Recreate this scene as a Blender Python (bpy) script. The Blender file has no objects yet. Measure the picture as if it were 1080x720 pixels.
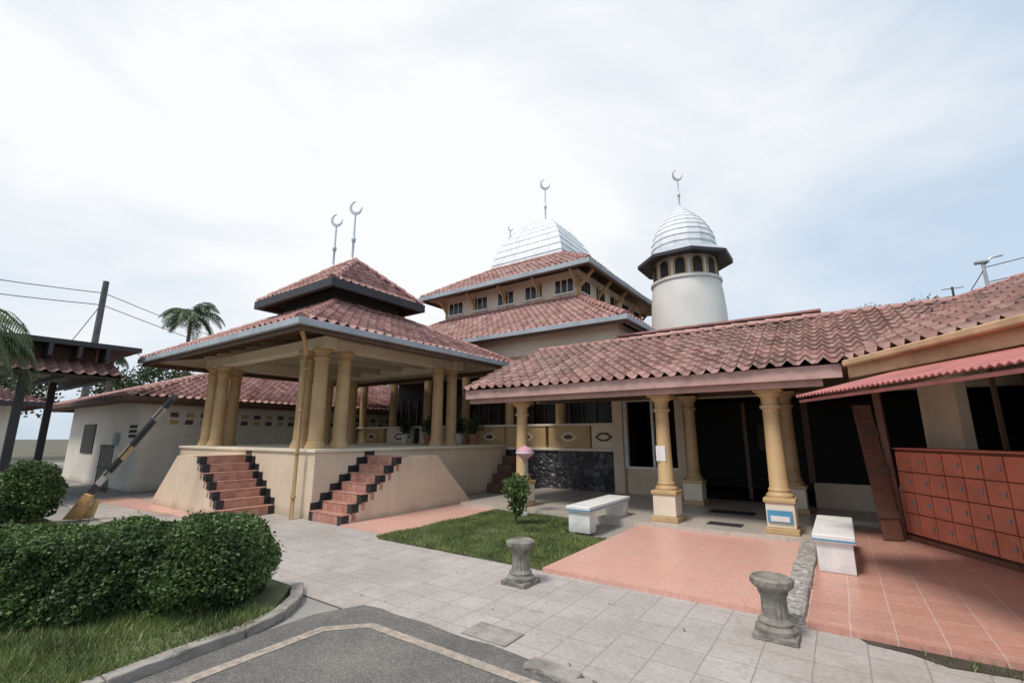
import bpy, bmesh, math, random
import numpy as np
from mathutils import Vector, Matrix
random.seed(7); rng=np.random.default_rng(7)
S=bpy.context.scene
# ------------------------------------------------------------------ materials
def nt(name):
    m=bpy.data.materials.new(name); m.use_nodes=True
    t=m.node_tree; b=t.nodes['Principled BSDF']
    return m,t,b
def N(t,typ,**k):
    n=t.nodes.new(typ)
    for a,v in k.items(): setattr(n,a,v)
    return n
def L(t,a,b): t.links.new(a,b)
def ramp(t,fac,stops):
    r=N(t,'ShaderNodeValToRGB'); e=r.color_ramp.elements
    while len(e)<len(stops): e.new(0.5)
    for i,(p,c) in enumerate(stops):
        e[i].position=p; e[i].color=(c[0],c[1],c[2],1)
    L(t,fac,r.inputs[0]); return r
def pos(t):
    return N(t,'ShaderNodeNewGeometry').outputs['Position']
def noise(t,scale,detail=6,rough=0.6,vec=None):
    n=N(t,'ShaderNodeTexNoise'); n.inputs['Scale'].default_value=scale
    n.inputs['Detail'].default_value=detail; n.inputs['Roughness'].default_value=rough
    L(t,vec if vec is not None else pos(t),n.inputs['Vector']); return n
def mix(t,fac,a,b,typ='MIX'):
    m=N(t,'ShaderNodeMix',data_type='RGBA',blend_type=typ)
    for s,v in ((0,fac),(6,a),(7,b)):
        if hasattr(v,'links') or hasattr(v,'is_linked'): L(t,v,m.inputs[s])
        elif isinstance(v,(int,float)): m.inputs[s].default_value=v
        else: m.inputs[s].default_value=(v[0],v[1],v[2],1)
    return m.outputs[2]
def mul(t,a,k):
    m=N(t,'ShaderNodeMath',operation='MULTIPLY'); m.inputs[1].default_value=k; L(t,a,m.inputs[0]); return m.outputs[0]
def bump(t,b,h,strength=0.3,dist=0.01):
    n=N(t,'ShaderNodeBump'); n.inputs['Strength'].default_value=strength; n.inputs['Distance'].default_value=dist
    L(t,h,n.inputs['Height']); L(t,n.outputs[0],b.inputs['Normal'])
def sc(c,k): return tuple(x*k for x in c)
def plain(name,c,rough=0.7,var=0.25,scale=1.5,bs=0.15,metal=0.0,fine=30,drip=False):
    m,t,b=nt(name)
    n=noise(t,scale); n2=noise(t,fine,3)
    col=ramp(t,n.outputs[0],[(0.3,sc(c,1-var)),(0.55,c),(0.75,sc(c,1+var*0.35))]).outputs[0]
    if drip:
        mp=N(t,'ShaderNodeMapping'); mp.inputs['Scale'].default_value=(5,5,0.5); L(t,pos(t),mp.inputs[0])
        n3=noise(t,1.6,5,0.7,mp.outputs[0])
        r3=ramp(t,n3.outputs[0],[(0.45,(0,0,0)),(0.75,(1,1,1))])
        col=mix(t,mul(t,r3.outputs[0],0.22),col,sc(c,0.5))
        sx=N(t,'ShaderNodeSeparateXYZ'); L(t,pos(t),sx.inputs[0])
        ad=N(t,'ShaderNodeMath',operation='ADD'); L(t,sx.outputs[2],ad.inputs[0])
        L(t,mul(t,n.outputs[0],0.5),ad.inputs[1])
        g=ramp(t,ad.outputs[0],[(0.22,(0.5,0.5,0.5)),(0.42,(0,0,0))])
        col=mix(t,g.outputs[0],col,(0.2,0.17,0.13))
    L(t,col,b.inputs['Base Color']); b.inputs['Roughness'].default_value=rough
    b.inputs['Metallic'].default_value=metal
    if bs: bump(t,b,n2.outputs[0],bs,0.01)
    return m
def brick(name,c1,c2,mort,w,h,ms,rough=0.6,offset=0.0,stain=(0.2,0.18,0.15),stain_amt=0.5,bs=0.4,loc=(0,0,0),rot=0):
    m,t,b=nt(name)
    mp=N(t,'ShaderNodeMapping'); mp.inputs['Location'].default_value=loc; mp.inputs['Rotation'].default_value=(0,0,rot); L(t,pos(t),mp.inputs[0])
    br=N(t,'ShaderNodeTexBrick'); br.offset=offset; br.inputs['Scale'].default_value=1
    br.inputs['Brick Width'].default_value=w; br.inputs['Row Height'].default_value=h
    br.inputs['Mortar Size'].default_value=ms; br.inputs['Mortar Smooth'].default_value=0.5
    br.inputs['Color1'].default_value=(*c1,1); br.inputs['Color2'].default_value=(*c2,1); br.inputs['Mortar'].default_value=(*mort,1)
    wv=noise(t,3,2); wo=N(t,'ShaderNodeVectorMath',operation='MULTIPLY_ADD'); L(t,wv.outputs['Color'],wo.inputs[0]); wo.inputs[1].default_value=(0.012,0.012,0); L(t,mp.outputs[0],wo.inputs[2])
    L(t,wo.outputs[0],br.inputs['Vector'])
    n=noise(t,0.9,8,0.65); r=ramp(t,n.outputs[0],[(0.42,(0,0,0)),(0.72,(1,1,1))])
    col=mix(t,mul(t,r.outputs[0],stain_amt),br.outputs[0],stain)
    n4=noise(t,5,6,0.75); r4=ramp(t,n4.outputs[0],[(0.52,(0,0,0)),(0.75,(1,1,1))])
    col=mix(t,mul(t,r4.outputs[0],stain_amt*0.7),col,sc(stain,0.7))
    n2=noise(t,25,4); col=mix(t,0.35,col,ramp(t,n2.outputs[0],[(0.3,(0.25,0.25,0.25)),(0.7,(0.85,0.85,0.85))]).outputs[0],'SOFT_LIGHT')
    L(t,col,b.inputs['Base Color'])
    b.inputs['Roughness'].default_value=rough
    inv=N(t,'ShaderNodeMath',operation='SUBTRACT'); inv.inputs[0].default_value=1; L(t,br.outputs['Fac'],inv.inputs[1])
    ad=N(t,'ShaderNodeMath',operation='MULTIPLY_ADD'); L(t,n2.outputs[0],ad.inputs[0]); ad.inputs[1].default_value=0.25; L(t,inv.outputs[0],ad.inputs[2])
    bump(t,b,ad.outputs[0],bs,0.008)
    return m
def tile_mat(name,stops,rough=0.45,dirt=(0.15,0.09,0.075),amt=0.55):
    m,t,b=nt(name)
    uv=N(t,'ShaderNodeUVMap')
    fl=N(t,'ShaderNodeVectorMath',operation='FLOOR'); L(t,uv.outputs[0],fl.inputs[0])
    wn=N(t,'ShaderNodeTexWhiteNoise',noise_dimensions='3D'); L(t,fl.outputs[0],wn.inputs['Vector'])
    r=ramp(t,wn.outputs['Value'],stops)
    n=noise(t,1.1,8,0.7); r2=ramp(t,n.outputs[0],[(0.42,(0,0,0)),(0.75,(amt,amt,amt))])
    col=mix(t,r2.outputs[0],r.outputs[0],dirt)
    n3=noise(t,9,5,0.7); r4=ramp(t,n3.outputs[0],[(0.52,(0,0,0)),(0.8,(0.5,0.5,0.5))])
    col=mix(t,r4.outputs[0],col,(0.48,0.36,0.32))
    L(t,col,b.inputs['Base Color']); b.inputs['Roughness'].default_value=rough
    bump(t,b,n3.outputs[0],0.2,0.01)
    return m
def leaf_mat(name,c0,c1,c2,trans=0.25):
    m,t,b=nt(name)
    g=N(t,'ShaderNodeNewGeometry')
    r=ramp(t,g.outputs['Random Per Island'],[(0,c0),(0.5,c1),(1,c2)])
    n=noise(t,2.2,3); col=mix(t,0.8,r.outputs[0],ramp(t,n.outputs[0],[(0.35,(0.2,0.2,0.2)),(0.65,(0.8,0.78,0.6))]).outputs[0],'SOFT_LIGHT')
    L(t,col,b.inputs['Base Color']); b.inputs['Roughness'].default_value=0.5
    tr=N(t,'ShaderNodeBsdfTranslucent'); L(t,col,tr.inputs[0])
    ms=N(t,'ShaderNodeMixShader'); ms.inputs[0].default_value=trans
    L(t,b.outputs[0],ms.inputs[1]); L(t,tr.outputs[0],ms.inputs[2]); L(t,ms.outputs[0],t.nodes['Material Output'].inputs[0])
    return m
def asphalt_mat():
    m,t,b=nt('asphalt')
    n=noise(t,1.4,8,0.7); c=ramp(t,n.outputs[0],[(0.32,(0.12,0.112,0.105)),(0.5,(0.175,0.165,0.152)),(0.68,(0.235,0.215,0.195))]).outputs[0]
    v=N(t,'ShaderNodeTexVoronoi'); v.inputs['Scale'].default_value=95; L(t,pos(t),v.inputs['Vector'])
    sp=N(t,'ShaderNodeSeparateColor'); L(t,v.outputs['Color'],sp.inputs[0])
    agg=ramp(t,sp.outputs[0],[(0,(0.25,0.25,0.25)),(0.8,(0.5,0.5,0.5)),(1,(0.9,0.88,0.85))]).outputs[0]
    c=mix(t,0.7,c,agg,'SOFT_LIGHT')
    L(t,c,b.inputs['Base Color']); b.inputs['Roughness'].default_value=0.92
    bump(t,b,v.outputs['Distance'],0.7,0.01)
    return m
def line_mat():
    m,t,b=nt('worn_line')
    n=noise(t,14,8,0.8); f=ramp(t,n.outputs[0],[(0.40,(1,1,1)),(0.62,(0.15,0.15,0.15))]).outputs[0]
    c=mix(t,f,(0.19,0.175,0.16),(0.47,0.385,0.31)); L(t,c,b.inputs['Base Color']); b.inputs['Roughness'].default_value=0.9
    n2=noise(t,100,3); bump(t,b,n2.outputs[0],0.5,0.01); return m
CREAM=plain('cream_plaster',(0.72,0.58,0.43),0.8,0.14,1.2,0.15,drip=True)
CREAMH=plain('cream_plaster_upper',(0.76,0.67,0.53),0.8,0.14,1.2,0.1)
MUST=plain('mustard_paint',(0.53,0.36,0.18),0.5,0.2,2.5,0.08)
WHITEP=plain('white_paint',(0.78,0.76,0.73),0.6,0.16,3,0.08,drip=True)
TOWERW=plain('tower_render',(0.80,0.77,0.72),0.8,0.12,0.9,0.1)
OFFW=plain('offwhite_wall',(0.70,0.65,0.57),0.8,0.15,0.8,0.1,drip=True)
GUTTER=plain('grey_gutter',(0.40,0.44,0.48),0.5,0.25,2,0.05)
SOFFIT=plain('soffit_board',(0.42,0.33,0.25),0.7,0.25,3,0.1)
CEIL=plain('ceiling_board',(0.58,0.50,0.40),0.7,0.2,2,0.05)
DARK=plain('dark_interior',(0.022,0.019,0.018),0.7,0.3,2,0)  # near-black surfaces: the shade of the interiors is put into the colour
DARKG,_t,_b=nt('dark_glass'); _b.inputs['Base Color'].default_value=(0.015,0.015,0.018,1); _b.inputs['Roughness'].default_value=0.25
DFASC=plain('dark_fascia',(0.04,0.038,0.042),0.55,0.3,2,0.05)
BROWN=plain('brown_wood',(0.13,0.075,0.05),0.6,0.35,6,0.2)
DOORW=plain('door_wood',(0.17,0.075,0.045),0.55,0.35,5,0.2)
PINKF=plain('faded_pink_fascia',(0.52,0.33,0.29),0.65,0.3,3,0.1)
ORF=plain('tan_fascia',(0.58,0.38,0.22),0.6,0.3,3,0.1)
SILVER=plain('silver_sheet',(0.74,0.77,0.79),0.65,0.14,1.5,0.05,metal=0.1)
SILVER2=plain('silver_seam',(0.50,0.53,0.57),0.5,0.2,3,0.03,metal=0.2)
FINM=plain('finial_steel',(0.5,0.53,0.57),0.4,0.1,3,0.03,metal=0.4)
def redtile():
    m,t,b=nt('red_step_tile')
    v=N(t,'ShaderNodeVectorMath',operation='MULTIPLY'); L(t,pos(t),v.inputs[0]); v.inputs[1].default_value=(6.5,6.5,6.5)
    c=N(t,'ShaderNodeVectorMath',operation='FLOOR'); L(t,v.outputs[0],c.inputs[0])
    wn=N(t,'ShaderNodeTexWhiteNoise'); L(t,c.outputs[0],wn.inputs['Vector'])
    r=ramp(t,wn.outputs['Value'],[(0,(0.38,0.13,0.085)),(0.5,(0.48,0.19,0.13)),(1,(0.57,0.27,0.19))])
    n=noise(t,6,5); col=mix(t,0.3,r.outputs[0],ramp(t,n.outputs[0],[(0.3,(0.2,0.16,0.13)),(0.7,(0.6,0.45,0.38))]).outputs[0])
    L(t,col,b.inputs['Base Color']); b.inputs['Roughness'].default_value=0.45; return m
REDT=redtile()
GROUT=plain('step_grout',(0.5,0.4,0.32),0.8,0.2,5,0)
BLACKT=plain('black_tile',(0.03,0.03,0.034),0.3,0.3,5,0)
TILE=tile_mat('clay_roof_tile',[(0,(0.33,0.14,0.12)),(0.4,(0.42,0.20,0.17)),(0.75,(0.49,0.26,0.225)),(1,(0.27,0.11,0.09))])
TILE2=tile_mat('weathered_roof_tile',[(0,(0.26,0.12,0.10)),(0.4,(0.36,0.175,0.145)),(0.75,(0.45,0.26,0.22)),(1,(0.19,0.09,0.075))],0.55,(0.10,0.07,0.06),0.85)
TILED=tile_mat('dark_roof_tile',[(0,(0.16,0.07,0.06)),(0.5,(0.24,0.11,0.09)),(1,(0.12,0.06,0.055))],0.6)
RIDGE=plain('ridge_tile',(0.44,0.22,0.19),0.5,0.4,4,0.15)
PAVER=brick('paving_slabs',(0.455,0.405,0.375),(0.395,0.355,0.33),(0.27,0.235,0.21),0.33,0.33,0.006,0.8,0.0,(0.29,0.25,0.215),0.75,0.35)
PINK=brick('pink_terrace',(0.67,0.37,0.295),(0.64,0.35,0.28),(0.50,0.27,0.21),0.3,0.3,0.003,0.38,0,(0.56,0.39,0.33),0.5,0.12)
PINK2=brick('pink_terrace_tile',(0.60,0.305,0.235),(0.53,0.26,0.20),(0.66,0.50,0.43),0.3,0.3,0.006,0.35,0,(0.40,0.26,0.21),0.55,0.2,(0.1,0.05,0))
FLOORT=brick('arcade_floor_tile',(0.55,0.49,0.42),(0.50,0.45,0.39),(0.34,0.30,0.26),0.4,0.4,0.004,0.3,0,(0.36,0.31,0.26),0.4,0.1)
ASPH=asphalt_mat(); LINE=line_mat()
KERB=plain('concrete_kerb',(0.33,0.30,0.265),0.95,0.5,5,1.0,fine=28)
STONEC=plain('cast_stone',(0.26,0.24,0.205),0.95,0.55,9,1.0,fine=40)
DIRT=plain('dirt',(0.07,0.055,0.04),0.85,0.5,5,0.8)
GROUND=plain('far_ground',(0.12,0.115,0.08),0.95,0.4,0.3,0.3)
CONC=plain('concrete_yard',(0.33,0.305,0.28),0.9,0.3,0.8,0.4,fine=50)
LOCK=plain('locker_red',(0.74,0.23,0.14),0.5,0.22,2.5,0.03)
LOCKD=plain('locker_frame',(0.22,0.065,0.045),0.5,0.2,3,0.03)
AWN=plain('red_awning',(0.46,0.16,0.14),0.55,0.35,3,0.05)
BLUE=plain('blue_paint',(0.08,0.30,0.48),0.5,0.2,5,0.05)
YEL=plain('yellow_paint',(0.58,0.42,0.20),0.65,0.4,6,0.1)
ORG=plain('orange_paint',(0.62,0.36,0.15),0.6,0.4,6,0.1)
STEEL=plain('galvanised',(0.45,0.46,0.47),0.4,0.2,4,0.05,metal=0.5)
PINKL=plain('pink_lamp',(0.66,0.36,0.40),0.4,0.1,4,0)
GREYP=plain('grey_post',(0.42,0.38,0.35),0.7,0.3,6,0.1)
POLE=plain('pole_concrete',(0.13,0.13,0.125),0.9,0.3,2,0.1)
POT=plain('flower_pot',(0.45,0.2,0.13),0.7,0.3,5,0.1)
BARK=plain('bark',(0.13,0.10,0.075),0.9,0.4,8,0.6)
def stone_mat():
    m,t,b=nt('dark_rubble_stone')
    v=N(t,'ShaderNodeTexVoronoi',feature='DISTANCE_TO_EDGE'); v.inputs['Scale'].default_value=7; L(t,pos(t),v.inputs['Vector'])
    v2=N(t,'ShaderNodeTexVoronoi'); v2.inputs['Scale'].default_value=7; L(t,pos(t),v2.inputs['Vector'])
    sp=N(t,'ShaderNodeSeparateColor'); L(t,v2.outputs['Color'],sp.inputs[0])
    r=ramp(t,sp.outputs[0],[(0,(0.03,0.03,0.036)),(0.6,(0.065,0.065,0.075)),(1,(0.16,0.16,0.17))])
    e=ramp(t,v.outputs['Distance'],[(0.0,(1,1,1)),(0.06,(0,0,0))])
    L(t,mix(t,e.outputs[0],r.outputs[0],(0.02,0.02,0.02)),b.inputs['Base Color'])
    b.inputs['Roughness'].default_value=0.45
    bump(t,b,v.outputs['Distance'],1.0,0.1); return m
STONE=stone_mat()
def pebble_mat():
    m,t,b=nt('pebble_concrete')
    v2=N(t,'ShaderNodeTexVoronoi'); v2.inputs['Scale'].default_value=26; L(t,pos(t),v2.inputs['Vector'])
    sp=N(t,'ShaderNodeSeparateColor'); L(t,v2.outputs['Color'],sp.inputs[0])
    r=ramp(t,sp.outputs[0],[(0,(0.2,0.185,0.165)),(0.6,(0.36,0.33,0.3)),(1,(0.52,0.49,0.46))])
    L(t,r.outputs[0],b.inputs['Base Color']); b.inputs['Roughness'].default_value=0.9
    bump(t,b,v2.outputs['Distance'],0.8,0.02); return m
PEBBLE=pebble_mat()
HEDGEL=leaf_mat('hedge_leaves',(0.035,0.07,0.022),(0.075,0.135,0.042),(0.18,0.26,0.10))
TREEL=leaf_mat('tree_leaves',(0.03,0.05,0.02),(0.05,0.08,0.035),(0.09,0.13,0.05))
PALML=leaf_mat('palm_leaves',(0.03,0.06,0.025),(0.05,0.10,0.04),(0.09,0.14,0.06))
GRASSL=leaf_mat('grass_blades',(0.09,0.14,0.04),(0.155,0.215,0.07),(0.30,0.31,0.15),0.3)
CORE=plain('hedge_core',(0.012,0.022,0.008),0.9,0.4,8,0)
LAWN=plain('lawn_soil',(0.14,0.155,0.075),0.95,0.5,2.5,0.4)
# ------------------------------------------------------------------ mesh helpers
def empty(name,loc=(0,0,0),rz=0):
    e=bpy.data.objects.new(name,None); e.location=loc; e.rotation_euler=(0,0,rz); S.collection.objects.link(e); return e
def obj(name,verts,faces,mats,parent=None,smooth=False,mi=None,angle=35):
    me=bpy.data.meshes.new(name); me.from_pydata([tuple(v) for v in verts],[],faces)
    for m in (mats if isinstance(mats,(list,tuple)) else [mats]): me.materials.append(m)
    if mi is not None: me.polygons.foreach_set('material_index',mi)
    me.update()
    if smooth:
        me.shade_smooth(); me.set_sharp_from_angle(angle=math.radians(angle))
    o=bpy.data.objects.new(name,me); S.collection.objects.link(o)
    if parent: o.parent=parent
    return o
def finish(bm,name,mats,parent=None,smooth=False):
    me=bpy.data.meshes.new(name); bm.normal_update(); bm.to_mesh(me); bm.free()
    for m in (mats if isinstance(mats,(list,tuple)) else [mats]): me.materials.append(m)
    if smooth: me.shade_smooth(); me.set_sharp_from_angle(angle=math.radians(35))
    o=bpy.data.objects.new(name,me); S.collection.objects.link(o)
    if parent: o.parent=parent
    return o
def box(name,x0,x1,y0,y1,z0,z1,mat,parent=None,bev=0):
    bm=bmesh.new(); x0,x1=sorted((x0,x1)); y0,y1=sorted((y0,y1)); z0,z1=sorted((z0,z1))
    bmesh.ops.create_cube(bm,size=1)
    for v in bm.verts: v.co=Vector(((x0+x1)/2+v.co.x*(x1-x0),(y0+y1)/2+v.co.y*(y1-y0),(z0+z1)/2+v.co.z*(z1-z0)))
    if bev: bmesh.ops.bevel(bm,geom=bm.edges[:],offset=bev,segments=2,affect='EDGES',profile=0.5)
    return finish(bm,name,mat,parent)
def beam(name,p,q,w,h,mat,parent=None,bev=0,up=Vector((0,0,1)),rough=0):
    p=Vector(p);q=Vector(q);d=q-p;l=d.length;d.normalize()
    s=d.cross(up)
    if s.length<1e-4: s=Vector((1,0,0))
    s.normalize(); u=s.cross(d)
    bm=bmesh.new(); bmesh.ops.create_cube(bm,size=1)
    c=(p+q)/2
    for v in bm.verts: v.co=c+d*v.co.x*l+s*v.co.y*w+u*v.co.z*h
    bmesh.ops.recalc_face_normals(bm,faces=bm.faces[:])
    if bev: bmesh.ops.bevel(bm,geom=bm.edges[:],offset=bev,segments=2,affect='EDGES',profile=0.5)
    if rough:
        bmesh.ops.subdivide_edges(bm,edges=[e for e in bm.edges if e.calc_length()>0.15],cuts=8,use_grid_fill=True)
        for v in bm.verts: v.co+=Vector((random.uniform(-1,1),random.uniform(-1,1),random.uniform(-1,1)))*rough
    return finish(bm,name,mat,parent)
def prism(name,poly,vec,mat,parent=None):
    bm=bmesh.new(); vs=[bm.verts.new(p) for p in poly]; f=bm.faces.new(vs)
    r=bmesh.ops.extrude_face_region(bm,geom=[f]); 
    bmesh.ops.translate(bm,verts=[v for v in r['geom'] if isinstance(v,bmesh.types.BMVert)],vec=vec)
    bmesh.ops.recalc_face_normals(bm,faces=bm.faces[:])
    bmesh.ops.triangulate(bm,faces=[f for f in bm.faces if len(f.verts)>4])
    return finish(bm,name,mat,parent)
def lathe(name,prof,loc,mat,parent=None,segs=24,smooth=True,rot=0):
    vs=[];fs=[];n=len(prof)
    for i in range(segs):
        a=2*math.pi*i/segs+rot
        for r,z in prof: vs.append((loc[0]+r*math.cos(a),loc[1]+r*math.sin(a),loc[2]+z))
    for i in range(segs):
        j=(i+1)%segs
        for k in range(n-1): fs.append((i*n+k,j*n+k,j*n+k+1,i*n+k+1))
    fs.append(tuple(i*n for i in range(segs))[::-1]); fs.append(tuple(i*n+n-1 for i in range(segs)))
    return obj(name,vs,fs,mat,parent,smooth)
def tube(name,pts,r,mat,parent=None,segs=8,r1=None):
    vs=[];fs=[];n=len(pts); r1=r if r1 is None else r1
    for i,p in enumerate(pts):
        p=Vector(p); d=(Vector(pts[min(i+1,n-1)])-Vector(pts[max(i-1,0)])).normalized()
        s=d.cross(Vector((0,0,1)))
        if s.length<1e-3: s=Vector((1,0,0))
        s.normalize(); u=s.cross(d); rr=r+(r1-r)*i/max(1,n-1)
        for k in range(segs):
            a=2*math.pi*k/segs; vs.append(p+s*math.cos(a)*rr+u*math.sin(a)*rr)
    for i in range(n-1):
        for k in range(segs): fs.append((i*segs+k,i*segs+(k+1)%segs,(i+1)*segs+(k+1)%segs,(i+1)*segs+k))
    fs.append(tuple(range(segs))[::-1]); fs.append(tuple(range((n-1)*segs,n*segs)))
    return obj(name,vs,fs,mat,parent,True)
TW,TH=0.235,0.33
def roof_face(name,poly,mat,parent,under=SOFFIT,amp=0.034):
    P=[]
    for p in poly:
        p=Vector(p)
        if not P or (p-P[-1]).length>1e-3: P.append(p)
    if (P[0]-P[-1]).length<1e-3: P.pop()
    u=(P[1]-P[0]).normalized(); n=u.cross(P[-1]-P[0]).normalized(); v=n.cross(u)
    us=[(p-P[0]).dot(u) for p in P]; vv=[(p-P[0]).dot(v) for p in P]
    u0,u1,v1=min(us),max(us),max(vv)
    K=6; cu=[]; nx=int(math.ceil((u1-u0)/TW))+1
    for i in range(nx):
        for k in range(K): cu.append(u0+(i+k/K)*TW)
    ru=[]
    ny=int(math.ceil(v1/TH))+1
    for j in range(ny):
        ru.append((j*TH-0.05,0.03,j+0.02)); ru.append(((j+1)*TH-0.052,0.0,j+0.98))
    bm=bmesh.new(); uvl=bm.loops.layers.uv.new('UVMap')
    W=len(cu); G=[]; rr=random.Random(len(cu)*31+ny)
    jt=[[(rr.random()-0.5)*0.022 for _ in range(nx+1)] for _ in range(ny+1)]
    for ri,(vy,off,_) in enumerate(ru):
        row=[]
        for i,uu in enumerate(cu):
            ph=(i%K)/K
            hh=amp*(math.cos(2*math.pi*ph)) + amp*0.35*math.cos(4*math.pi*ph)
            ti=int((i+K/2)//K); jit=jt[ri//2][ti]
            sag=0.012*math.sin(uu*0.9+1)+0.01*math.sin(uu*2.1+vy)
            row.append(bm.verts.new(P[0]+u*uu+v*(vy+(jit*0.9 if ri%2==0 else 0))+n*(hh+off+amp+jit*0.5+sag)))
        G.append(row)
    for j in range(len(ru)-1):
        for i in range(W-1):
            f=bm.faces.new((G[j][i],G[j][i+1],G[j+1][i+1],G[j+1][i])); f.smooth=(j%2==0)
            tu=math.floor((i+K/2)/K)+0.5; tv=j//2+0.5
            for l in f.loops: l[uvl].uv=(tu,tv)
    m=len(P)
    for i in range(m):
        a,b=P[i],P[(i+1)%m]
        if i==0: continue
        out=(b-a).normalized().cross(n)
        bmesh.ops.bisect_plane(bm,geom=bm.verts[:]+bm.edges[:]+bm.faces[:],plane_co=a,plane_no=out,clear_outer=True)
    o=finish(bm,name,mat,parent)
    if under:
        prism(name+'_underside',[p-n*0.02 for p in P],-n*0.05,under,parent)
    return o
def ridge(name,p,q,parent,mat=RIDGE,r=0.085,step=0.36):
    p=Vector(p);q=Vector(q);d=q-p;l=d.length;d.normalize()
    s=d.cross(Vector((0,0,1))).normalized();u=s.cross(d)
    k=max(1,round(l/step)); vs=[];fs=[];H=8
    for i in range(k):
        a=p+d*(l*i/k-0.02); b=p+d*(l*(i+1)/k+0.01); base=len(vs); jz=random.uniform(-0.008,0.008)
        for c,rr in ((a,r*1.14),(b,r*0.90)):
            for h in range(H+1):
                an=math.pi*h/H; vs.append(c+s*math.cos(an)*rr+u*(math.sin(an)*rr+0.035+jz))
        for h in range(H): fs.append((base+h,base+h+1,base+H+2+h,base+H+1+h))
        fs.append(tuple(base+h for h in range(H+1)))
    return obj(name,vs,fs,mat,parent,False)
def hip_roof(name,o,z0,inn,z1,mat,parent,gut=GUTTER,gh=0.16,under=SOFFIT,caps=True,rr=0.085):
    A=[(o[0],o[2],z0),(o[1],o[2],z0),(o[1],o[3],z0),(o[0],o[3],z0)]
    B=[(inn[0],inn[2],z1),(inn[1],inn[2],z1),(inn[1],inn[3],z1),(inn[0],inn[3],z1)]
    for i,nm in enumerate(('front','right','back','left')):
        j=(i+1)%4
        roof_face(f'{name}_tiles_{nm}',[A[i],A[j],B[j],B[i]],mat,parent,under)
        if gut:
            a=Vector(A[i]);b=Vector(A[j]);dd=(b-a).normalized();out=dd.cross(Vector((0,0,1)))
            e=0.0 if i%2 else 0.10
            beam(f'{name}_gutter_{nm}',a+out*0.05-dd*e+Vector((0,0,-gh/2+0.03)),b+out*0.05+dd*e+Vector((0,0,-gh/2+0.03)),0.10,gh,gut,parent,0.01)
            a2=a-out*0.03-Vector((0,0,0.12)); b2=b-out*0.03-Vector((0,0,0.12))
            beam(f'{name}_eave_board_{nm}',a2,b2,0.04,0.14,BROWN,parent)
        if caps: ridge(f'{name}_hip_{nm}',A[i],B[i],parent,r=rr)
    if caps:
        for i in range(4):
            j=(i+1)%4
            if (Vector(B[i])-Vector(B[j])).length>0.05: ridge(f'{name}_top_{i}',B[i],B[j],parent,r=rr)
def finial(name,loc,h,parent,mat=FINM,R=0.17,ang=0.6):
    lathe(name+'_pole',[(0.09,0),(0.05,0.08),(0.035,0.12),(0.034,h*0.3),(0.06,h*0.33),(0.07,h*0.36),(0.055,h*0.39),(0.032,h*0.42),(0.026,h-2*R)],loc,mat,parent,12)
    vs=[];n=28;c=Vector(loc)+Vector((0,0,h-R)); ax=Vector((math.cos(ang),math.sin(ang),0)); th=Vector((-math.sin(ang),math.cos(ang),0))*0.02
    for side in (-1,1):
        for i in range(n+1):
            a=math.radians(95+285*i/n); k=math.sin(math.pi*i/n)
            for r in (R,R*(1-0.42*k)-0.001):
                vs.append(c+ax*math.cos(a)*r+Vector((0,0,1.15))*math.sin(a)*r+th*side)
    m=(n+1)*2;fs=[]
    for i in range(n):
        a=2*i
        fs+= [(a,a+1,a+3,a+2),(m+a,m+a+2,m+a+3,m+a+1),(a,a+2,m+a+2,m+a),(a+1,m+a+1,m+a+3,a+3)]
    obj(name+'_crescent',vs,fs,mat,parent)
def sheet(name,poly,z,mat,parent=None,th=None):
    if th: return prism(name,[(x,y,z-th) for x,y in poly],Vector((0,0,th)),mat,parent)
    return obj(name,[(x,y,z) for x,y in poly],[tuple(range(len(poly)))],mat,parent)
def leaves(name,pts,size,mat,parent=None,asp=0.55,jit=0.35,flat=False):
    pts=np.asarray(pts,float);n=len(pts)
    a=rng.normal(size=(n,3)); 
    if flat: a[:,2]*=0.1
    a/=np.linalg.norm(a,axis=1,keepdims=True)
    b=rng.normal(size=(n,3)); 
    if flat: b[:,2]*=0.1
    b-=a*np.sum(a*b,axis=1,keepdims=True); b/=np.linalg.norm(b,axis=1,keepdims=True)
    s=size*(1+rng.uniform(-jit,jit,size=(n,1)))
    c=np.cross(a,b)
    q=np.stack([pts-a*s*0.5, pts+b*s*asp*0.5+c*s*0.06, pts+a*s*0.5, pts-b*s*asp*0.5+c*s*0.06],axis=1).reshape(-1,3)
    me=bpy.data.meshes.new(name); me.vertices.add(4*n); me.vertices.foreach_set('co',q.ravel())
    me.loops.add(4*n); me.loops.foreach_set('vertex_index',np.arange(4*n))
    me.polygons.add(n); me.polygons.foreach_set('loop_start',np.arange(n)*4); me.polygons.foreach_set('loop_total',np.full(n,4))
    me.materials.append(mat); me.update(calc_edges=True); me.validate()
    o=bpy.data.objects.new(name,me); S.collection.objects.link(o)
    if parent: o.parent=parent
    return o
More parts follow.
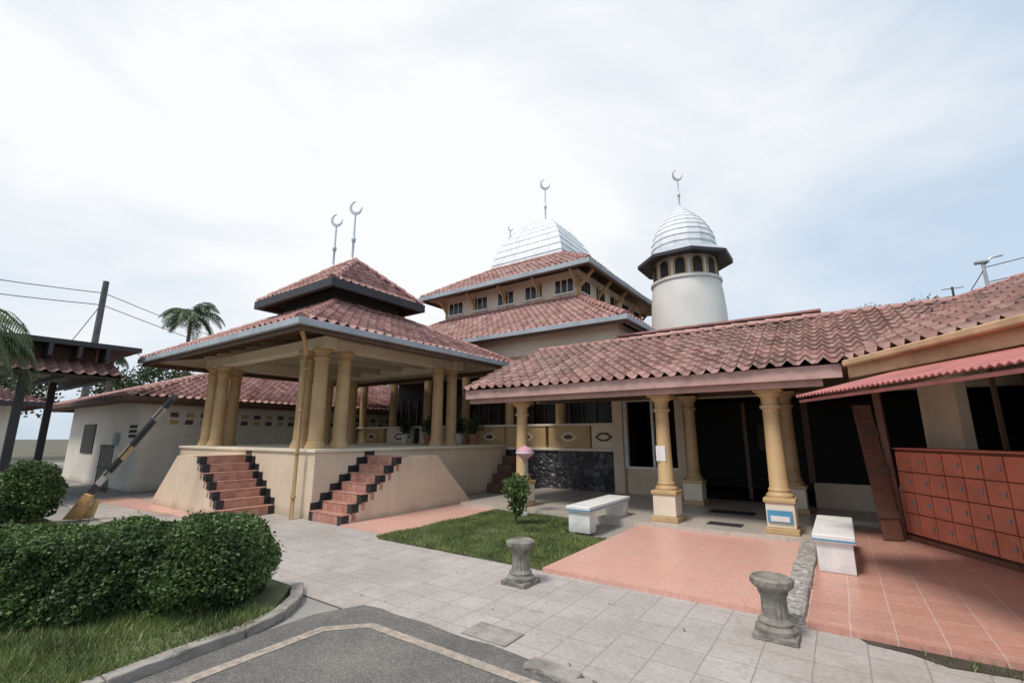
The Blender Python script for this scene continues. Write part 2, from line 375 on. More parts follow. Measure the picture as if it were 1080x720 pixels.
def grass(name,poly,z,n,hmin,hmax,parent=None,w=0.006):
    xs=[p[0] for p in poly];ys=[p[1] for p in poly]
    def inside(x,y):
        r=np.zeros(len(x),bool);m=len(poly)
        for i in range(m):
            x1,y1=poly[i];x2,y2=poly[(i+1)%m]
            c=((y1>y)!=(y2>y))&(x<(x2-x1)*(y-y1)/(y2-y1+1e-12)+x1); r^=c
        return r
    x=rng.uniform(min(xs),max(xs),n*2);y=rng.uniform(min(ys),max(ys),n*2)
    k=inside(x,y); x=x[k][:n];y=y[k][:n]
    dens=0.5+0.5*np.sin(x*3.1+1.3*np.sin(y*2.3))*np.cos(y*2.7+x)
    dens*=0.75+0.25*np.sin(x*9+2*np.sin(y*7))
    k=rng.uniform(size=len(x))<(0.3+0.7*dens); x=x[k];y=y[k];m=len(x)
    h=rng.uniform(hmin,hmax,m)*(0.6+0.7*dens[k]); a=rng.uniform(0,2*np.pi,m)
    lx=rng.normal(0,0.45,m)*h;ly=rng.normal(0,0.45,m)*h
    ca=np.cos(a)*w;sa=np.sin(a)*w;z0=np.full(m,z)
    v=np.stack([np.stack([x-ca,y-sa,z0],1),np.stack([x+ca,y+sa,z0],1),np.stack([x+lx,y+ly,z0+h],1)],1).reshape(-1,3)
    me=bpy.data.meshes.new(name); me.vertices.add(3*m); me.vertices.foreach_set('co',v.ravel())
    me.loops.add(3*m); me.loops.foreach_set('vertex_index',np.arange(3*m))
    me.polygons.add(m); me.polygons.foreach_set('loop_start',np.arange(m)*3); me.polygons.foreach_set('loop_total',np.full(m,3))
    me.materials.append(GRASSL); me.update(calc_edges=True)
    o=bpy.data.objects.new(name,me); S.collection.objects.link(o)
    if parent: o.parent=parent
    return o
# ------------------------------------------------------------------ ground
sheet('ground',[(-300,-300),(300,-300),(300,300),(-300,300)],-0.03,GROUND)
sheet('concrete_yard',[(-40,-12),(8,-12),(8,13),(-40,13)],-0.012,CONC)
sheet('paving',[(-9.6,2.95),(8,2.95),(8,5.3),(-6.2,5.3),(-7.6,5.9),(-16,5.9),(-16,3.2)],0.0,PAVER)
sheet('paving',[(-1.42,-2),(8,-2),(8,2.95),(-1.42,2.95)],0.0,PAVER)
rd=[(-4.0,-6),(-1.5,-6)]
for k in range(9): rd.append((-1.5+random.uniform(-0.02,0.02),-5+k))
rd+=[(-1.5,3.12)]
for k in range(12): rd.append((-1.5-2.4*(k+1)/13,3.14+random.uniform(-0.022,0.022)))
rd+=[(-3.95,3.12),(-4.12,2.7)]
sheet('road',rd,0.004,ASPH)
sheet('road_marking',[(-3.70,-5),(-3.60,-5),(-3.70,2.54),(-3.46,2.80),(-1.62,2.80),(-1.62,2.89),(-3.50,2.89),(-3.80,2.58)],0.008,LINE)
kb=empty('kerb')
K=[(-4.04,-5),(-4.07,1.2),(-4.17,2.1),(-4.30,2.48),(-4.55,2.78),(-4.9,3.0)]
for i in range(len(K)-1):
    n=max(1,int((Vector((*K[i+1],0))-Vector((*K[i],0))).length/0.8))
    for j in range(n):
        a=Vector((*K[i],0.03)).lerp(Vector((*K[i+1],0.03)),j/n);b=Vector((*K[i],0.03)).lerp(Vector((*K[i+1],0.03)),(j+1)/n)
        d=(b-a).normalized()*0.003
        beam(f'kerb_stone_{i}_{j}',a+d,b-d,0.12,0.09+random.uniform(-0.008,0.008),KERB,kb,0.014,rough=0.003)
kr=empty('road_edge_kerb')
for j,(a,b) in enumerate([((-2.0,3.06),(-1.6,3.04)),((-1.59,3.03),(-1.40,2.86)),((-1.40,2.85),(-1.36,1.9)),((-1.36,1.89),(-1.36,-2))]):
    beam(f'kerb_piece_{j}',(*a,0.015),(*b,0.015),0.16,0.05,KERB,kr,0.018,rough=0.003)
box('manhole_cover',-2.75,-2.3,3.18,3.45,0.0,0.012,DIRT if False else KERB,None,0.004)
bed=[(-4.12,-5),(-4.16,2.0),(-4.33,2.42),(-4.9,2.93),(-9.2,2.93),(-9.8,2.4),(-15,2.4),(-15,-5)]
sheet('planting_bed',bed,0.06,LAWN,None,0.07)
grass('verge_grass',[(-4.08,-1),(-4.14,2.05),(-4.32,2.42),(-6.2,2.0),(-7.5,-1)],0.055,80000,0.03,0.10)
grass('verge_grass',[(-15,-1),(-15,2.38),(-9.8,2.38),(-7,1.0),(-8,-1)],0.06,25000,0.03,0.08,w=0.009)
lawn=[(-6.17,5.09),(-3.10,5.10),(-3.11,7.0),(-3.95,7.0),(-3.95,8.25),(-6.17,8.25)]
sheet('lawn',lawn,0.035,LAWN,None,0.04)
grass('lawn_grass',[(-6.2,5.05),(-3.09,5.07),(-3.11,7.02),(-3.93,7.02),(-3.95,8.27),(-6.2,8.27)],0.03,110000,0.02,0.065,w=0.006)
sheet('dirt_strip',[(-0.05,4.94),(-0.0,4.86),(0.25,4.83),(0.45,4.72),(0.8,4.78),(1.1,4.6),(1.7,4.5),(2.4,4.55),(3.6,4.4),(3.6,4.945)],0.005,DIRT)
grass('weed_tufts',[(0.3,4.75),(3.0,4.55),(3.0,4.93),(0.3,4.93)],0.005,500,0.02,0.06)
fl=np.column_stack([rng.uniform(-8,3.5,45),rng.uniform(3.2,5.0,45),np.full(45,0.012)])
leaves('fallen_leaves',fl,0.03,plain('dry_leaf',(0.22,0.15,0.08),0.8,0.4,5,0),None,flat=True)
# ------------------------------------------------------------------ terraces
sheet('terrace',[(-3.1,5.05),(-0.62,5.05),(-0.62,8.32),(-3.1,8.32)],0.05,PINK,None,0.06)
sheet('terrace',[(-0.42,4.95),(3.6,4.95),(3.6,9.0),(-0.1,10.6),(-0.42,8.32)],0.05,PINK2,None,0.06)
pk=empty('pebble_kerb')
for k in range(7):
    y=5.0+k*0.47
    beam(f'piece_{k}',(-0.52+random.uniform(-.01,.01),y,0.045),(-0.52+random.uniform(-.01,.01),y+0.46,0.045),0.21,0.11+0.02*random.random(),PEBBLE,pk,0.03,rough=0.004)
sheet('arcade_floor',[(-7.3,8.325),(-0.425,8.325),(-0.1,10.61),(3,10.6),(3,16),(-7.3,16)],0.11,FLOORT,None,0.12)
sheet('pink_apron',[(-7.55,5.35),(-6.2,5.35),(-6.2,8.3),(-7.0,9.2),(-7.55,9.2)],0.03,PINK,None,0.035)
sheet('pink_apron',[(-15.6,3.75),(-10.2,4.1),(-10.2,4.49),(-15.6,4.49)],0.03,PINK,None,0.035)
# ------------------------------------------------------------------ entrance pavilion
pv=empty('entrance_pavilion')
PX0,PX1,PY0,PY1,PZ=-15.2,-8.6,5.4,11.9,1.33
box('platform',PX0,PX1,PY0,PY1,0,PZ-0.06,CREAM,pv)
box('platform_edge',PX0-0.04,PX1+0.04,PY0-0.04,PY1,PZ-0.06,PZ,CREAMH,pv,0.008)
def stair(prefix,mp):
    W=1.05; n=7; rise=PZ/8; run=0.2
    def bx(nm,s0,s1,o0,o1,z0,z1,mat,bev=0):
        a=mp(s0,o0,z0); b=mp(s1,o1,z1); return box(prefix+nm,a[0],b[0],a[1],b[1],a[2],b[2],mat,pv,bev)
    prof=[(0,0)]
    for k in range(n):
        prof.append((k*run,(k+1)*rise)); 
        prof.append(((k+1)*run if k<n-1 else 2.4,(k+1)*rise))
    prof.append((3.65,0))
    a=Vector(mp(0,0.001,0)); b=Vector(mp(0,W,0))
    prism(prefix+'_side_wall',[mp(s,0.001,z) for s,z in prof],b-a,CREAM,pv)
    for k in range(n):
        s=k*run; z=k*rise; last=(k==n-1)
        s1=s+run+0.012 if not last else s+0.35
        bx(f'_riser_grout_{k}',s-0.007,s,0.13,W-0.13,z+0.002,z+rise,GROUT)
        nt_=5; tw=(W-0.26)/nt_
        for q in range(nt_):
            bx(f'_riser_{k}_{q}',s-0.013,s-0.0072,0.13+q*tw+0.004,0.13+(q+1)*tw-0.004,z+0.016,z+rise-0.006,REDT)
        bx(f'_tread_{k}',s-0.022,s1,0.13,W-0.13,z+rise,z+rise+0.014,REDT,0.003)
        for j,(o0,o1) in enumerate(((0.004,0.128),(W-0.128,W+0.006))):
            bx(f'_edge_tile_{k}_{j}',s-0.014,s,o0,o1,z+0.002,z+rise,BLACKT)
            bx(f'_edge_tread_{k}_{j}',s-0.024,s1,o0,o1,z+rise,z+rise+0.014,BLACKT if k%2 else REDT,0.003)
        bx(f'_side_tile_{k}',s,s+0.135,W+0.0005,W+0.008,z+rise-0.135,z+rise-0.001,BLACKT)
        if k>0: bx(f'_side_tile_b{k}',s-0.0,s+0.08,W+0.0005,W+0.007,z+rise-0.275,z+rise-0.137,REDT)
        bx(f'_skirt_{k}',s,s+run+0.06,0.001,0.012,z+rise+0.015,z+rise+0.15,BLACKT)
stair('right_stair',lambda s,o,z:(PX1+o,5.38+s,z))
stair('left_stair',lambda s,o,z:(-9.95-s,PY0-o+0.0,z))
def pcol(nm,x,y,z0,z1,parent,r=0.155,mat=MUST):
    h=z1-z0
    lathe(nm,[(r*1.35,0),(r*1.35,0.05),(r*1.2,0.09),(r*1.2,0.13),(r*1.04,0.15),(r,0.3),(r*0.93,h-0.28),(r*0.95,h-0.26),(r*1.12,h-0.24),(r*1.12,h-0.20),(r*0.96,h-0.18),(r*0.96,h-0.10),(r*1.3,h-0.06),(r*1.3,h)],(x,y,z0),mat,parent,24)
CT=3.50
i=0
for cx,sx in ((-9.2,-1),(-14.5,1)):
    for cy,sy in ((5.75,1),(10.0,-1)):
        for dx,dy in ((0,0),(0.58*sx,0),(0,0.58*sy)):
            pcol(f'column_{i}',cx+dx,cy+dy,PZ,CT,pv,0.155); i+=1
for nm,p,q in (('f',(-14.8,5.75),(-8.9,5.75)),('b',(-14.8,10.0),(-8.9,10.0))):
    beam('ring_beam_'+nm,(*p,CT+0.12),(*q,CT+0.12),0.3,0.24,CREAMH,pv,0.01)
for nm,x in (('l',-14.5),('r',-9.2)):
    beam('ring_beam_'+nm,(x,5.91,CT+0.118),(x,9.84,CT+0.118),0.3,0.23,CREAMH,pv,0.01)
for k in range(1,5):
    x=-14.5+5.3*k/5; beam(f'ceiling_joist_{k}',(x,5.91,CT+0.17),(x,9.84,CT+0.17),0.12,0.14,CEIL,pv)
box('ceiling',-14.64,-9.06,5.9,9.85,CT+0.245,CT+0.27,CEIL,pv)
RO=(-16.2,-8.0,4.5,11.7); RI=(-13.5,-10.75,6.95,9.35)
hip_roof('lower_roof',RO,3.74,RI,5.10,TILE,pv,GUTTER,0.13,CEIL,rr=0.1)
for k in range(10):
    x=-15.8+7.4*k/9; 
    if -15.0<x<-8.9: beam(f'rafter_f{k}',(x,4.6,3.66),(x,5.58,3.86),0.05,0.09,BROWN,pv)
for k in range(9):
    y=4.9+6.4*k/8
    if 5.6<y<10.3: beam(f'rafter_r{k}',(-8.1,y,3.66),(-9.03,y,3.86),0.05,0.09,BROWN,pv)
box('lantern_wall',-13.4,-10.85,7.05,9.25,4.95,5.6,DFASC,pv)
hip_roof('cap_roof',(-14.1,-10.3,6.55,9.65),5.60,(-12.75,-11.6,8.1,8.1),6.85,TILE,pv,DFASC,0.24,DFASC,rr=0.1)
finial('finial_a',(-12.8,8.1,6.93),1.85,pv,R=0.19); finial('finial_b',(-11.8,8.1,6.93),2.0,pv,R=0.2)
tube('downpipe',[(-8.95,5.22,0.0),(-8.95,5.22,3.25),(-8.6,4.95,3.5),(-8.3,4.7,3.62)],0.045,MUST,pv)
for k in range(4): lathe(f'downpipe_collar_{k}',[(0.055,0),(0.055,0.04)],(-8.95,5.22,0.4+0.85*k),MUST,pv,12)
tube('eave_bracket_lamp_arm',[(-8.0,11.2,3.5),(-7.6,11.0,3.6),(-7.1,10.8,3.62)],0.03,YEL,pv,6)
lathe('eave_lamp',[(0.03,0.12),(0.1,0.05),(0.11,0)],(-7.1,10.8,3.5),WHITEP,pv,12)
# ------------------------------------------------------------------ mosque hall
ha=empty('mosque_hall')
cx,cy=-10.65,18.05
box('veranda_base',-16.5,-4.9,12.0,24,0,1.18,STONE,ha)
box('veranda_floor_edge',-16.5,-4.86,11.94,24.0,1.18,1.26,CREAMH,ha,0.01)
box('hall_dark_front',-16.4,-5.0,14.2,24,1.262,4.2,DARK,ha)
for k in range(8):
    x=-16+1.5*k
    box(f'hall_window_{k}',x,x+1.0,14.15,14.19,2.0,3.1,DARKG,ha); 
    for q in range(3): box(f'hall_mullion_{k}_{q}',x-0.03+0.5*q,x+0.03+0.5*q,14.10,14.145,1.9,3.2,BROWN,ha)
box('tier_frieze',-16.5,-4.75,11.95,24.1,3.9,4.75,CREAMH,ha)
box('tier_frieze_band',-16.53,-4.72,11.92,12.0,4.02,4.10,MUST,ha)
for k in range(7):
    x=-16.2+k*11.3/6
    pcol(f'veranda_column_{k}',x,12.2,1.26,3.9,ha,0.15)
pxs=[(-16.0,-14.6,'b'),(-14.4,-13.0,'w'),(-12.6,-11.4,'w'),(-11.2,-10.3,'b'),(-9.9,-8.75,'b'),(-8.6,-7.2,'m'),(-7.1,-5.75,'m'),(-5.7,-4.95,'w')]
def diamond(nm,x,y,z,w,h,mat,parent):
    prism(nm,[(x-w,y,z),(x-w*0.4,y,z-h),(x+w*0.4,y,z-h),(x+w,y,z),(x+w*0.4,y,z+h),(x-w*0.4,y,z+h)],Vector((0,-0.012,0)),mat,parent)
for k,(a,b,c) in enumerate(pxs):
    m={'b':MUST,'w':CREAMH,'m':MUST}[c]
    box(f'parapet_{k}',a,b,12.0,12.14,1.26,1.88,m,ha,0.01)
    diamond(f'motif_{k}',(a+b)/2,11.998,1.57,0.27,0.12,CREAMH if c!='w' else BROWN,ha)
    diamond(f'motif_in_{k}',(a+b)/2,11.984,1.57,0.17,0.065,BROWN if c!='w' else CREAMH,ha)
box('parapet_rail',-16.4,-4.9,11.97,12.17,1.883,1.95,CREAMH,ha,0.01)
box('corner_pier',-5.0,-4.72,11.85,12.2,0.115,3.3,CREAM,ha,0.01)
hip_roof('tier_roof',(cx-6.55,cx+6.3,cy-6.55,cy+6.55),4.78,(cx-3.3,cx+3.3,cy-3.3,cy+3.3),6.65,TILE,ha,GUTTER,0.14,SOFFIT,rr=0.11)
box('clerestory_wall',cx-3.35,cx+3.35,cy-3.35,cy+3.35,6.3,7.75,CREAMH,ha)
for face in range(2):
    for k in range(5):
        t=-2.75+5.5*k/4
        for j in (-1,0,1):
            u=t+j*0.27
            if face==0:
                box(f'window_{face}{k}{j}',cx+u-0.1,cx+u+0.1,cy-3.375,cy-3.34,6.92,7.42,DARKG,ha)
            else:
                box(f'window_{face}{k}{j}',cx+3.34,cx+3.375,cy+u-0.1,cy+u+0.1,6.92,7.42,DARKG,ha)
        if face==0: box(f'window_sill_{face}{k}',cx+t-0.44,cx+t+0.44,cy-3.43,cy-3.34,6.84,6.90,WHITEP,ha)
        else: box(f'window_sill_{face}{k}',cx+3.34,cx+3.43,cy+t-0.44,cy+t+0.44,6.84,6.90,WHITEP,ha)
    for k in range(5):
        t=-3.3+6.6*k/4
        if face==0:
            beam(f'bracket_{face}{k}',(cx+t,cy-3.36,7.05),(cx+t,cy-3.95,7.62),0.07,0.11,MUST,ha)
            box(f'pilaster_{face}{k}',cx+t-0.05,cx+t+0.05,cy-3.40,cy-3.33,6.6,7.5,MUST,ha)
        else:
            beam(f'bracket_{face}{k}',(cx+3.36,cy+t,7.05),(cx+3.95,cy+t,7.62),0.07,0.11,MUST,ha)
            box(f'pilaster_{face}{k}',cx+3.33,cx+3.40,cy+t-0.05,cy+t+0.05,6.6,7.5,MUST,ha)
hip_roof('upper_roof',(cx-4.15,cx+4.15,cy-4.15,cy+4.15),7.70,(cx-1.85,cx+1.85,cy-1.85,cy+1.85),9.2,TILE,ha,GUTTER,0.18,SOFFIT,rr=0.11)
dp=[(1.90,9.15),(1.86,9.5),(1.78,9.85),(1.66,10.2),(1.51,10.55),(1.33,10.88),(1.12,11.19),(0.89,11.47),(0.63,11.71),(0.35,11.9),(0.06,12.0)]
for k in range(len(dp)-1):
    (a,z0),(b,z1)=dp[k],dp[k+1]
    vs=[(cx-a-0.035,cy-a-0.035,z0-0.03),(cx+a+0.035,cy-a-0.035,z0-0.03),(cx+a+0.035,cy+a+0.035,z0-0.03),(cx-a-0.035,cy+a+0.035,z0-0.03),
        (cx-b,cy-b,z1),(cx+b,cy-b,z1),(cx+b,cy+b,z1),(cx-b,cy+b,z1)]
    obj(f'dome_course_{k}',vs,[(0,1,5,4),(1,2,6,5),(2,3,7,6),(3,0,4,7),(3,2,1,0),(4,5,6,7)],SILVER,ha)
    ns=max(1,int(round(a/0.62))) 
    for s in range(-ns,ns+1):
        t=s/ns
        beam(f'seam_f{k}_{s}',(cx+a*t,cy-a-0.02,z0),(cx+b*t,cy-b-0.005,z1),0.012,0.012,SILVER2 if abs(s)<ns else SILVER,ha)
        beam(f'seam_r{k}_{s}',(cx+a+0.02,cy+a*t,z0),(cx+b+0.005,cy+b*t,z1),0.012,0.012,SILVER2 if abs(s)<ns else SILVER,ha)
finial('dome_finial',(cx,cy,11.95),2.3,ha,R=0.25)
finial('dome_small_finial',(cx-1.5,cy-0.9,10.9),0.9,ha,R=0.12)
# ------------------------------------------------------------------ minaret
mn=empty('minaret'); mx,my=-4.55,19.3
lathe('shaft',[(1.5,0),(1.5,5.6),(1.47,6.6),(1.42,7.3),(1.36,7.75),(1.42,7.8),(1.42,7.9),(1.26,7.95),(1.26,8.95)],(mx,my,0),TOWERW,mn,40)
for k in range(12):
    a=2*math.pi*k/12+0.1; R=1.262; ca,sa=math.cos(a),math.sin(a); tx,ty=-sa,ca
    def arch(w,h0,h1,rad,mat,nm,th):
        pts=[]
        for (u,z) in [(-w,h0),(w,h0)]+[(w*math.cos(q),h1+w*math.sin(q)) for q in [math.pi*i/8 for i in range(9)]]:
            pts.append(Vector((mx+ca*rad+tx*u,my+sa*rad+ty*u,z)))
        prism(nm,pts,Vector((ca,sa,0))*th,mat,mn)
    arch(0.27,7.97,8.45,R-0.03,MUST,f'arch_frame_{k}',0.05)
    arch(0.19,7.99,8.45,R-0.0,DARK,f'arch_opening_{k}',0.035)
lathe('eave_ring',[(1.2,8.78),(1.9,8.66),(1.93,8.70),(1.93,8.80),(1.45,9.14),(1.3,9.2)],(mx,my,0),DFASC,mn,8,False,0.39)
lathe('eave_roof',[(1.94,8.805),(1.95,8.82),(1.42,9.19),(1.38,9.22)],(mx,my,0),SILVER2,mn,8,False,0.39)
md=[(1.30,9.15),(1.31,9.4),(1.28,9.68),(1.21,9.95),(1.10,10.2),(0.96,10.44),(0.80,10.67),(0.62,10.88),(0.43,11.07),(0.24,11.25),(0.07,11.42)]
for k in range(len(md)-1):
    (a,z0),(b,z1)=md[k],md[k+1]
    lathe(f'dome_band_{k}',[(a+0.03,z0-0.02),(a+0.03,z0+0.01),(b,z1)],(mx,my,0),SILVER,mn,16,False)
for s in range(8):
    q=2*math.pi*s/8
    tube(f'dome_rib_{s}',[(mx+(r+0.01)*math.cos(q),my+(r+0.01)*math.sin(q),z) for r,z in md],0.012,SILVER2,mn,5)
finial('minaret_finial',(mx,my,11.35),1.85,mn,R=0.23)
# ------------------------------------------------------------------ arcade
ar=empty('arcade')
ez,rz=2.62,4.06
roof_face('arcade_roof_tiles',[(-7.1,8.2,ez),(0.2,8.2,ez),(2.16,11.6,rz),(-7.1,11.6,rz)],TILE2,ar,BROWN,0.042)
roof_face('arcade_roof_back',[(2.16,15,ez),(-4.8,15,ez),(-4.8,11.6,rz),(2.16,11.6,rz)],TILE2,ar,BROWN)
ridge('arcade_ridge',(-7.1,11.6,rz),(2.16,11.6,rz),ar,RIDGE,0.1)
beam('verge_board',(-7.13,8.15,ez-0.02),(-7.13,11.6,rz-0.02),0.05,0.2,BROWN,ar)
box('ridge_flashing',-4.6,-0.1,11.75,11.95,3.9,4.27,BROWN,ar); box('ridge_flashing_cap',-4.7,0.0,11.7,12.0,4.273,4.32,RIDGE,ar)
box('eave_beam',-7.08,-0.1,8.33,8.45,2.34,2.58,PINKF,ar,0.006)
box('eave_board',-7.1,0.15,8.2,8.24,2.44,2.64,PINKF,ar)
box('inner_beam',-7.08,0.3,11.3,11.5,2.5,2.85,BROWN,ar)
for k in range(12):
    x=-6.9+k*0.6; beam(f'rafter_{k}',(x,8.3,2.60),(x,11.4,3.88),0.06,0.1,BROWN,ar)
def acol(nm,x,y,z0,z1):
    e=ar
    box(nm+'_plinth',x-0.23,x+0.23,y-0.23,y+0.23,z0,z0+0.09,MUST,e,0.012)
    box(nm+'_base',x-0.2,x+0.2,y-0.2,y+0.2,z0+0.091,z0+0.46,CREAMH,e,0.012)
    box(nm+'_base_cap',x-0.225,x+0.225,y-0.225,y+0.225,z0+0.461,z0+0.53,MUST,e,0.015)
    h=z1-z0-0.53
    r=0.135
    lathe(nm+'_shaft',[(r*1.45,0),(r*1.45,0.04),(r*1.15,0.08),(r*1.2,0.12),(r,0.16),(r*0.88,h-0.35),(r*0.9,h-0.33),(r*1.15,h-0.31),(r*1.15,h-0.27),(r*0.92,h-0.25),(r*0.95,h-0.14),(r*1.45,h-0.08),(r*1.45,h-0.05)],(x,y,z0+0.53),MUST,e,24)
    box(nm+'_abacus',x-0.21,x+0.21,y-0.21,y+0.21,z1-0.052,z1,MUST,e,0.01)
for k,(x,y) in enumerate([(-5.85,8.72),(-2.68,8.72),(-0.88,8.72),(-2.78,11.1),(-0.85,11.1)]):
    acol(f'arcade_column_{k}',x,y,0.11,2.36 if y<10 else 2.5)
box('door_blue_notice',-1.06,-0.72,8.497,8.512,0.28,0.46,BLUE,ar); box('notice_paper',-1.02,-0.76,8.49,8.4965,0.30,0.38,WHITEP,ar)
box('column_paper',-2.79,-2.62,8.585,8.60,1.15,1.42,WHITEP,ar)
box('back_wall_left',-4.7,-3.3,12.0,12.15,0.112,0.75,CREAM,ar); box('back_wall_right',-0.55,3.0,12.0,12.15,0.112,0.62,CREAM,ar)
box('window_frame_v',-4.72,-4.64,11.96,12.1,0.76,2.5,WHITEP,ar); box('window_frame_h',-4.64,-3.3,11.98,12.1,0.752,0.81,WHITEP,ar)
box('window_frame_v2',-3.98,-3.92,11.98,12.1,0.812,2.5,WHITEP,ar)
box('door_jamb',-3.35,-3.15,11.95,12.2,0.112,2.5,CREAM,ar); box('door_jamb_r',-0.62,-0.5,11.95,12.2,0.62,2.5,BROWN,ar)
box('lintel',-4.72,3.0,11.97,12.17,2.503,4.0,CREAM,ar)
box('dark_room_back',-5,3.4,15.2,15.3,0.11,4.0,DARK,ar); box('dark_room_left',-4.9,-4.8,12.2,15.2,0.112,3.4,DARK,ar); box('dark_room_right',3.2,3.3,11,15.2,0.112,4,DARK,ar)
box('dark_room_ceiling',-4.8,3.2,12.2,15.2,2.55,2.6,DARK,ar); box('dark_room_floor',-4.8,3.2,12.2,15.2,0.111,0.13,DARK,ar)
for k in range(2): 
    box(f'door_frame_{k}',-3.1+1.2*k,-3.02+1.2*k,12.55,12.64,0.132,2.4,BROWN,ar)
box('notice_board',-1.9,-1.3,14.9,15.0,1.2,1.9,BROWN,ar)
box('drain_grate',-2.05,-1.5,8.75,9.05,0.112,0.118,DFASC,ar); box('door_mat',-2.3,-1.5,10.1,10.5,0.112,0.122,DFASC,ar)
st=empty('side_steps')
for k in range(4): box(f'step_{k}',-8.55,-8.05,10.9+0.25*k,11.92,0.25*k,0.25*(k+1)-0.001,BROWN,st,0.006)
# ------------------------------------------------------------------ angled wing with lockers
W=empty('locker_wing',(0.7,9.64,0),math.radians(-60))
Wi=Matrix.Translation((0.7,9.64,0))@Matrix.Rotation(math.radians(-60),4,'Z'); Winv=Wi.inverted()
def loc(x,y,z): return Winv@Vector((x,y,z))
a=loc(0.2,8.2,ez); v=loc(2.16,11.6,rz)
ye=a.y; yr=v.y
roof_face('wing_roof_tiles',[(a.x,ye,ez),(7.5,ye,ez),(7.5,yr,rz),(v.x,yr,rz)],TILE2,W,BROWN,0.042)
roof_face('wing_roof_back',[(7.5,yr+3.4,ez),(v.x,yr+3.4,ez),(v.x,yr,rz),(7.5,yr,rz)],TILE2,W,BROWN)
ridge('wing_ridge',(v.x,yr,rz),(7.5,yr,rz),W,RIDGE,0.1)
ridge('valley',(a.x,ye,ez-0.04),(v.x,yr,rz-0.04),W,BROWN,0.05)
beam('wing_fascia',(a.x+0.02,ye+0.03,ez-0.10),(7.5,ye+0.03,ez-0.10),0.04,0.2,ORF,W,0.004)
beam('wing_gutter',(a.x+0.1,ye-0.06,ez-0.0),(7.5,ye-0.06,ez-0.0),0.1,0.09,ORF,W,0.02)
vs=[];fs=[];nx=240;x0,x1=2.0,6.2
for i in range(nx+1):
    x=x0+(x1-x0)*i/nx; dz=0.012*math.cos(i*math.pi/2)
    vs.append((x,ye-1.25,2.08+dz)); vs.append((x,ye-0.02,2.38+dz)); vs.append((x,ye-1.25,2.07+dz)); vs.append((x,ye-0.02,2.37+dz))
for i in range(nx):
    b=4*i; fs+=[(b,b+4,b+5,b+1),(b+2,b+3,b+7,b+6),(b,b+2,b+6,b+4)]
obj('awning_sheet',vs,fs,AWN,W)
for k in range(4):
    x=2.3+k*1.15; beam(f'awning_arm_{k}',(x,ye-1.2,2.03),(x,ye+0.0,2.32),0.035,0.035,BROWN,W)
beam('awning_edge_bar',(x0,ye-1.2,2.02),(x1,ye-1.2,2.02),0.03,0.03,AWN,W)
lk=empty('locker_cabinet',(0.7,9.64,0),math.radians(-60))
lx0,cols,cw,rows,rh,zb=0.0,9,0.30,4,0.305,0.14
box('carcass',lx0-0.01,lx0+cols*cw+0.01,0.018,0.45,zb-0.02,zb+rows*rh+0.03,LOCKD,lk,0.006)
box('cabinet_top',lx0-0.03,lx0+cols*cw+0.03,-0.01,0.47,zb+rows*rh+0.031,zb+rows*rh+0.055,LOCK,lk,0.004)
for c in range(cols):
    for r in range(rows):
        X=lx0+c*cw; Z=zb+r*rh
        bm=bmesh.new(); bmesh.ops.create_cube(bm,size=1)
        w_,h_=cw-0.016,rh-0.016; sw=random.choice([0,0,0,0.01,0.015,0.03])
        for q in bm.verts: q.co=Vector((q.co.x*w_,q.co.y*0.02,q.co.z*h_))
        f=[f for f in bm.faces if f.normal.y<-0.9]
        bmesh.ops.inset_region(bm,faces=f,thickness=0.022,depth=0); bmesh.ops.inset_region(bm,faces=f,thickness=0.006,depth=-0.006)
        M=Matrix.Translation((X+0.008,0.006,Z+rh/2))@Matrix.Rotation(-sw,4,'Z')@Matrix.Translation((w_/2,0,0))
        bmesh.ops.transform(bm,matrix=M,verts=bm.verts[:]); finish(bm,f'door_{c}_{r}',LOCK,lk)
        box(f'latch_{c}_{r}',X+cw-0.065,X+cw-0.048,-0.026-sw*0.2,-0.002,Z+rh*0.5-0.035,Z+rh*0.5+0.035,STEEL,lk,0.003)
box('base_board',lx0-0.1,lx0+cols*cw+0.1,-0.05,0.4,0.051,0.115,DOORW,lk,0.01)
box('wing_low_wall',-0.1,7.4,0.5,0.62,0.0,1.30,CREAM,W)
box('wing_pier_a',0.0,0.7,0.5,0.66,1.302,2.75,CREAM,W); box('wing_pier_b',3.0,3.3,0.5,0.66,1.302,2.75,CREAM,W)
box('wing_lintel',-0.1,7.4,0.49,0.64,2.752,3.3,CREAM,W)
for k in range(4): box(f'window_mullion_{k}',1.2+k*0.5,1.24+k*0.5,0.55,0.6,1.302,2.75,BROWN,W)
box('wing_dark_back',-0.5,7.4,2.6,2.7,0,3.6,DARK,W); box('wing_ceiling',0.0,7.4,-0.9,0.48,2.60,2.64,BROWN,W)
dl=empty('leaning_door_panel')
beam('panel',(0.50,9.30,0.06),(0.36,9.62,2.1),0.05,0.26,DOORW,dl,0.006,up=Vector((1,0.45,0)))
for k in range(3):
    p=Vector((0.50,9.30,0.06)).lerp(Vector((0.36,9.62,2.1)),0.15+0.3*k)-Vector((-0.012,0.03,0))*1.0
    beam(f'panel_rail_{k}',p,p+Vector((-0.01,0.02,0.12)),0.03,0.28,BROWN,dl,0.003,up=Vector((1,0.45,0)))
beam('post',(0.64,9.58,0.05),(0.58,9.66,2.45),0.10,0.10,DOORW,dl,0.006,up=Vector((1,-0.3,0)))
